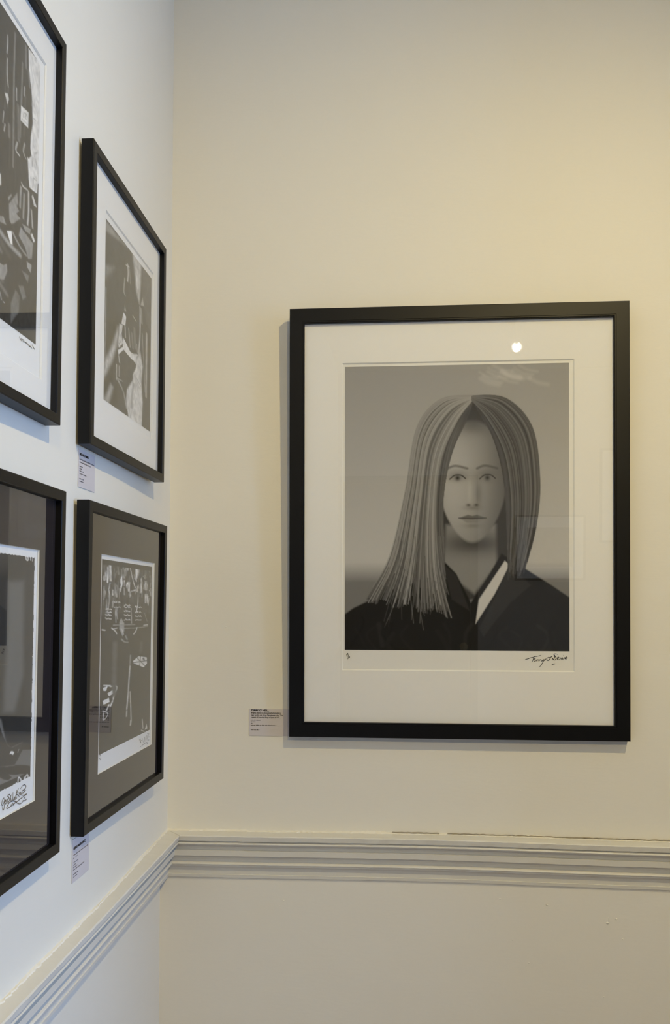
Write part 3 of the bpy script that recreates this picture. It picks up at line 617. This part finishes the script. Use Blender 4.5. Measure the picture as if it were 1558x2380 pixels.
def tone_mesh(name, arr, rect, z, parent, label=None, tint=(1.0, .975, .94)):
    h, w = arr.shape; x0, x1, y0_, y1_ = rect
    xs = np.linspace(x0, x1, w); ys = np.linspace(y1_, y0_, h)
    X, Y = np.meshgrid(xs, ys)
    co = np.empty((h * w, 3)); co[:, 0] = X.ravel(); co[:, 1] = Y.ravel(); co[:, 2] = z
    i = np.arange((h - 1) * (w - 1)); q = i // (w - 1) * w + i % (w - 1)
    fc = np.stack([q, q + w, q + w + 1, q + 1], 1).astype(np.int32)
    me = bpy.data.meshes.new(name); me.vertices.add(h * w); me.vertices.foreach_set('co', co.ravel())
    me.loops.add(fc.size); me.loops.foreach_set('vertex_index', fc.ravel())
    me.polygons.add(len(fc)); me.polygons.foreach_set('loop_start', np.arange(len(fc), dtype=np.int32) * 4)
    me.polygons.foreach_set('loop_total', np.full(len(fc), 4, np.int32))
    me.update(calc_edges=True)
    at = me.color_attributes.new('tone', 'FLOAT_COLOR', 'POINT')
    colr = np.ones((h * w, 4)); colr[:, :3] = np.clip(arr, 0.004, .92).ravel()[:, None] * np.array(tint)
    at.data.foreach_set('color', colr.ravel().astype(np.float32))
    me.materials.append(M['print'])
    o = bpy.data.objects.new(name, me); COL.objects.link(o); o.parent = parent
    if label: o['label'] = label
    return o

def ribbon(name, strokes, z, width, m, parent, label=None):
    v, f = [], []
    for pts in strokes:
        P = smooth(pts, 6) if len(pts) > 2 else pts
        n0 = len(v)
        for i, p in enumerate(P):
            a = P[max(0, i - 1)]; b = P[min(len(P) - 1, i + 1)]; dx, dy = b[0] - a[0], b[1] - a[1]; L = math.hypot(dx, dy) or 1
            wd = width / 2 * (.55 + .45 * math.sin(math.pi * (i + .5) / len(P)))
            v += [(p[0] - dy / L * wd, p[1] + dx / L * wd, z), (p[0] + dy / L * wd, p[1] - dx / L * wd, z)]
        for i in range(len(P) - 1):
            a = n0 + 2 * i; f.append((a + 1, a + 3, a + 2, a))
    o = obj(name, v, f, m, parent)
    if label: o['label'] = label
    return o

# ------------------------------------------------------------------ framed pictures
def framed(name, basis, rect, base, depth, fw_, mat_rect, sheet, image, art, lean, label, matm, paper, bevel, recess=.006, art_label=None, sheet_label=None, mat_label=None, shadow_back=.030, back_gap=.0012, twist=0.0, step=False):
    """rect, mat_rect, image: (right0, right1, up0, up1) in wall coordinates; base: distance of the frame's back from the wall"""
    x0, x1, y0_, y1_ = rect; cx, cy = (x0 + x1) / 2, (y0_ + y1_) / 2
    mw = basis @ Matrix.Translation((cx, cy, 0)) @ Matrix.Translation((0, 0, (base + depth) / 1)) @ Matrix.Rotation(math.radians(lean), 4, 'X') @ Matrix.Translation(((x1 - x0) / 2, 0, 0)) @ Matrix.Rotation(math.radians(twist), 4, 'Y') @ Matrix.Translation(((x0 - x1) / 2, 0, 0)) @ Matrix.Translation((0, 0, -(base + depth))) @ Matrix.Translation((0, y0_ - cy, 0))
    root = tag(empty(name, mw), label, 'framed picture', 'framed photographs hung in the corner')
    oy = y0_                                    # local origin at the bottom centre of the frame
    loc = lambda r: (r[0] - cx, r[1] - cx, r[2] - oy, r[3] - oy)
    w2, H = (x1 - x0) / 2, y1_ - y0_
    zf = base + depth; zg = zf - recess
    prof = [(0, base), (0, zf - .0012), (.0004, zf - .0004), (.0012, zf), (fw_ - .0042, zf), (fw_ - .0038, zf - .0009), (fw_ - .0016, zf - .0009), (fw_ - .0010, zf - .0004), (fw_ - .0003, zf - .0010), (fw_, zf - .0022), (fw_, zg - .004), (fw_ - .004, base)]
    if not step: prof = prof[:4] + [(fw_ - .0006, zf), (fw_, zf - .0006)] + prof[-2:]
    n = len(prof)
    def rl(side):
        v = []
        for end in (0, 1):
            for d, z in prof:
                if side == 'b': v.append(((-w2 + d) if end == 0 else (w2 - d), d, z))
                if side == 't': v.append(((w2 - d) if end == 0 else (-w2 + d), H - d, z))
                if side == 'l': v.append((-w2 + d, (H - d) if end == 0 else d, z))
                if side == 'r': v.append((w2 - d, d if end == 0 else (H - d), z))
        f = [(i, i + n, (i + 1) % n + n, (i + 1) % n) for i in range(n)] + [tuple(range(n)), tuple(range(2 * n - 1, n - 1, -1))]
        obj('frame_rail', v, [q[::-1] for q in f], M['frame'], root)
    for s_ in 'btlr': rl(s_)
    e = fw_ - .003
    boxes('backing_board', [((-w2 + shadow_back, shadow_back, base - back_gap), (w2 - shadow_back, H - shadow_back, base + .0045))], M['backing'], root)
    g = obj('glass', boxv((-w2 + e, e, zg - .002), (w2 - e, H - e, zg)), BOXF, [M['glass'], M['glass_edge']], root)
    for i, q in enumerate(g.data.polygons): q.material_index = 0 if i == 1 else 1
    # mount with bevelled window
    zm = zg - .0026; th = .0019
    ox0, ox1, oy0, oy1 = loc(mat_rect); b = bevel
    ring = lambda a0, a1, c0, c1, z: [(a0, c0, z), (a1, c0, z), (a1, c1, z), (a0, c1, z)]
    v = ring(-w2 + e, w2 - e, e, H - e, zm) + ring(ox0, ox1, oy0, oy1, zm) + ring(ox0 + b, ox1 - b, oy0 + b, oy1 - b, zm - th) + ring(-w2 + e, w2 - e, e, H - e, zm - th)
    f = []
    for k in (0, 4, 8):
        for i in range(4): f.append((k + i, k + (i + 1) % 4, k + 4 + (i + 1) % 4, k + 4 + i))
    for i in range(4): f.append((12 + i, 12 + (i + 1) % 4, (i + 1) % 4, i))
    mo = obj('mount_board', v, f, [matm, M['bevel']], root)
    for i, q in enumerate(mo.data.polygons): q.material_index = 1 if 4 <= i < 8 else 0
    if mat_label: mo['label'] = mat_label
    zs = zm - th - .0003
    sx0, sx1, sy0, sy1 = loc(sheet)
    sh = obj('print_sheet', boxv((sx0, sy0, zs - .0005), (sx1, sy1, zs)), BOXF, paper, root)
    if sheet_label: sh['label'] = sheet_label
    ar = tone_mesh('photograph', art, loc(image), zs + .0002, sh, art_label)
    return root, sh, (cx, oy, zs + .0005)
def sig(name, data, info, width, m, parent, label):
    cx, oy, z = info
    return ribbon(name, [[(c[i] / 1e4 - cx, c[i + 1] / 1e4 - oy) for i in range(0, len(c), 2)] for c in data], z, width, m, parent, label)

big, sh, inf = framed('framed_portrait', BACK, (.2423, .8831, 1.2479, 2.0718), .012, .018, .0285, (.3433, .783, 1.3755, 1.967), (.325, .80, 1.36, 1.985),
    (.3485, .7735, 1.4145, 1.960), art_portrait(), 1.15, 'largest black framed portrait print, hung alone on the cream wall right of the corner', M['mat_white'], M['paper'], .0022,
    art_label='black and white portrait of a long-haired sitter in a dark coat', mat_label='wide off-white mount', back_gap=.003, step=True)
sig('signature', SIG_MAIN, inf, .0011, M['ink'], sh, 'handwritten signature in black ink under the portrait')
sig('edition_mark', SIG_MAIN_PROOF, inf, .0011, M['ink'], sh, 'small handwritten edition mark')
street, sh, inf = framed('framed_street_photograph', LEFT, (-1.030, -.6176, 1.725, 2.2123), .010, .020, .0125, (-.99, -.658, 1.772, 2.160), (-1.0, -.645, 1.76, 2.17),
    (-.975, -.672, 1.811, 2.1515), art_street(), .25, 'black framed street photograph with white mount, cut off by the top left edge', M['mat_white'], M['paper_cool'], .0015,
    art_label='dark street scene with a small number sign', mat_label='white mount', twist=.7)
sig('signature', SIG_STREET, inf, .0010, M['ink'], sh, 'small handwritten signature')
stage, sh, inf = framed('framed_stage_photograph', LEFT, (-.5165, -.1483, 1.7215, 2.148), .012, .018, .0138, (-.4427, -.196, 1.790, 2.0832), (-.46, -.18, 1.775, 2.10),
    (-.4395, -.204, 1.8023, 2.0722), art_stage(), .1, 'black framed picture of a figure in light beams, white mount, upper one beside the corner', M['mat_white'], M['paper_cool'], .0015,
    art_label='dark picture of a figure crossed by pale light beams', mat_label='white mount')
boot, sh, inf = framed('framed_film_print', LEFT, (-.990, -.6025, 1.190, 1.644), .012, .018, .0138, (-.931, -.663, 1.2675, 1.5655), (-.945, -.650, 1.255, 1.58),
    (-.922, -.6695, 1.296, 1.5575), art_boot(), .4, 'black framed print with rough film border and large scrawled signature, cut off at left', M['mat_dark'], M['paper_cool'], .0004,
    art_label='dark picture with white film edge numbers', mat_label='charcoal mount', twist=.9)
sig('signature', SIG_LEFT, inf, .0010, M['inkblue'], sh, 'large looping handwritten signature')
table, sh, inf = framed('framed_interior_photograph', LEFT, (-.5214, -.1314, 1.187, 1.644), .012, .018, .0138, (-.448, -.180, 1.256, 1.574), (-.462, -.166, 1.242, 1.588),
    (-.4398, -.188, 1.2823, 1.567), art_table(), .4, 'black framed picture of a dim glittering room on charcoal mount, beside the corner', M['mat_dark'], M['paper_cool'], .0004,
    art_label='dark room with glittering lights and a checkered patch', mat_label='charcoal mount')
sig('signature', SIG_TABLE, inf, .0009, M['pencil'], sh, 'small pencil signature')
sig('edition_mark', SIG_TABLE_PROOF, inf, .0009, M['pencil'], sh, 'small pencil edition mark')

# two pictures on the wall behind the camera, seen only as faint reflections in the portrait's glass
FRONT = Matrix(((-1, 0, 0, 0), (0, 0, 1, ROOM_Y), (0, 1, 0, 0), (0, 0, 0, 1)))     # local right -> -x, out -> +y
blank = grain(np.full((60, 60), .16), .8, 21)
framed('framed_landscape_photograph', FRONT, (-1.78, -1.28, 1.50, 1.97), .010, .018, .015, (-1.70, -1.36, 1.58, 1.89), (-1.71, -1.35, 1.57, 1.90), (-1.69, -1.37, 1.60, 1.88), blank, .2,
    'pale mounted picture on the wall behind, mirrored beside the portrait shoulder', M['mat_white'], M['paper'], .0015)
framed('framed_tall_photograph', FRONT, (-2.28, -1.88, 1.77, 2.44), .010, .018, .015, (-2.20, -1.96, 1.87, 2.34), (-2.21, -1.95, 1.86, 2.35), (-2.19, -1.97, 1.89, 2.33), blank, .2,
    'tall pale picture on the wall behind, mirrored at the right mount edge', M['mat_white'], M['paper'], .0015)

# ------------------------------------------------------------------ caption cards
def text_mesh(name, body, size, x, y, z, m, parent, bold=0.0, width=None):
    cu = bpy.data.curves.new(name, 'FONT'); cu.body = body; cu.size = size; cu.offset = bold; cu.resolution_u = 2
    t = bpy.data.objects.new(name, cu); COL.objects.link(t)
    dg = bpy.context.evaluated_depsgraph_get(); me = bpy.data.meshes.new_from_object(t.evaluated_get(dg))
    bpy.data.objects.remove(t); bpy.data.curves.remove(cu)
    n = len(me.vertices); co = np.empty(n * 3); me.vertices.foreach_get('co', co); co = co.reshape(-1, 3)
    if width: co[:, 0] *= width / max(1e-6, co[:, 0].max() - co[:, 0].min())
    co += np.array((x, y, z)); me.vertices.foreach_set('co', co.ravel()); me.update()
    me.name = name; me.materials.clear(); me.materials.append(m)
    o = bpy.data.objects.new(name, me); COL.objects.link(o); o.parent = parent
    return o
def words(name, lines, z, m, parent):
    """lines of print too small to read: a row of short word-shaped marks each (x, y, width, height)"""
    r = random.Random(len(lines)); v, f = [], []
    for x, y, wd, h in lines:
        p = x
        while p < x + wd - .0008:
            k = min(r.uniform(.0025, .0065), x + wd - p); n = len(v)
            q = p
            while q < p + k:
                n = len(v); g = h * r.choice((.7, .7, .7, 1.0)); a = min(.00055, p + k - q)
                v += [(q, y, z), (q + a, y, z), (q + a, y + g, z), (q, y + g, z)]; f.append((n, n + 1, n + 2, n + 3)); q += .0009
            p += k + .0012
    return obj(name, v, f, m, parent)
def card(basis, x0, x1, y0_, y1_, label, off=0.0):
    root = tag(empty('caption_card', basis @ Matrix.Translation(((x0 + x1) / 2, y0_, off))), label, 'label', 'caption cards beside the pictures')
    w2 = (x1 - x0) / 2; boxes('card', [((-w2, 0, .0002), (w2, y1_ - y0_, .0010))], M['label'], root)
    return root, -w2 + .0035, y1_ - y0_
c1, lx, top = card(BACK, .1612, .2400, 1.2460, 1.2980, 'pale lilac caption card partly tucked beside the lower left of the large portrait')
ZT = .0013
text_mesh('heading', "TERRY O' NEILL", .0048, lx, top - .0042, ZT, M['ink'], c1, .00022, .0355)
for i, (s, wd) in enumerate((('Brigitte Bardot is photographed smoking a', .059), ("cigar on the set of Les P\u00e9troleuses a.k.a. 'The", .0625), ("Legend of Frenchie King' in Spain in 1971.", .057))):
    text_mesh('caption_line', s, .0037, lx, top - .0088 - .0043 * i, ZT, M['ink'], c1, .00006, wd)
words('small_print', [(lx, top - .0225, .0185, .0018), (lx, top - .0256, .009, .0018), (lx, top - .0287, .003, .0018), (lx, top - .0325, .050, .0020), (lx, top - .0413, .0165, .0020)], ZT, M['ink'], c1)
c2, lx, top = card(LEFT, -.5068, -.4437, 1.6640, 1.7170, 'small lilac caption card below the upper picture beside the corner', PROUD)
text_mesh('heading', 'MICHAEL WARD', .0046, lx, top - .0085, ZT, M['ink'], c2, .00022, .034)
words('small_print', [(lx, top - .0150, .056, .0021), (lx, top - .0190, .042, .0021), (lx, top - .0247, .012, .0018), (lx, top - .0280, .009, .0016), (lx, top - .0312, .015, .0018), (lx, top - .0350, .026, .0018),
                      (lx, top - .0420, .016, .0018), (lx, top - .0455, .015, .0018)], ZT, M['inkblue'], c2)
c3, lx, top = card(LEFT, -.5130, -.4505, 1.1212, 1.1800, 'small lilac caption card on the wall below the lower picture beside the corner', PROUD)
text_mesh('heading', 'GERED MANKOWITZ', .0046, lx, top - .0145, ZT, M['ink'], c3, .0002, .044)
words('small_print', [(lx, top - .0225, .056, .0018), (lx, top - .0265, .003, .0018), (lx + .008, top - .0260, .006, .0018), (lx, top - .0325, .018, .0016), (lx, top - .0358, .009, .0016), (lx, top - .0390, .016, .0016),
                      (lx, top - .0425, .040, .0016), (lx, top - .0485, .017, .0016), (lx, top - .0520, .015, .0016)], ZT, M['inkblue'], c3)

# ------------------------------------------------------------------ ceiling spotlights (one is mirrored in the portrait's glass, the last is an added fill)
def spotlight(pos, aim, watts, label, angle=100):
    p = Vector(pos); d = (Vector(aim) - p).normalized()
    root = tag(empty('ceiling_spotlight', Matrix.Translation((p.x, p.y, ROOM_Z))), label, 'spotlight', 'ceiling spotlights behind the camera')
    lathe('canopy', [(.045, -.022), (.05, -.018), (.05, -.0005)], M['lamp_body'], root)
    c = p - d * .05 - Vector((p.x, p.y, ROOM_Z))
    lathe('stem', [(.008, c.z), (.008, -.02)], M['lamp_body'], root, 16, Matrix.Translation((0, 0, 0)))
    rot = d.to_track_quat('Z', 'Y').to_matrix().to_4x4()
    mw = Matrix.Translation(c) @ rot
    lathe('lamp_head', [(.02, -.06), (.032, -.05), (.036, .02), (.036, .045), (.031, .045), (.031, .030)], M['lamp_body'], root, 32, mw)
    lathe('lens', [(.0265, .032), (.0265, .034)], M['lens'], root, 32, mw)
    L = bpy.data.lights.new('spot beam', 'SPOT'); L.energy = watts; L.color = LAMP_COL; L.spot_size = math.radians(angle); L.spot_blend = 1.0; L.shadow_soft_size = .022
    o = bpy.data.objects.new('spot_beam', L); COL.objects.link(o); o.parent = root
    o.matrix_local = Matrix.Translation(c + d * .06) @ d.to_track_quat('-Z', 'Y').to_matrix().to_4x4()
    return root
spotlight((1.18, -1.40, 2.90), (.40, -.05, .52), LAMP_KEY, 'white ceiling spotlight turned towards the picture corner', 121)
spotlight((1.128, -3.37, 2.855), (.50, 0, .95), LAMP_FAR, 'white ceiling spotlight mirrored in the large portrait glass', 78)
spotlight((1.75, -3.25, 2.90), (1.75, ROOM_Y, 1.75), LAMP_FILL, 'added unseen fill spotlight warming the wall behind', 80)
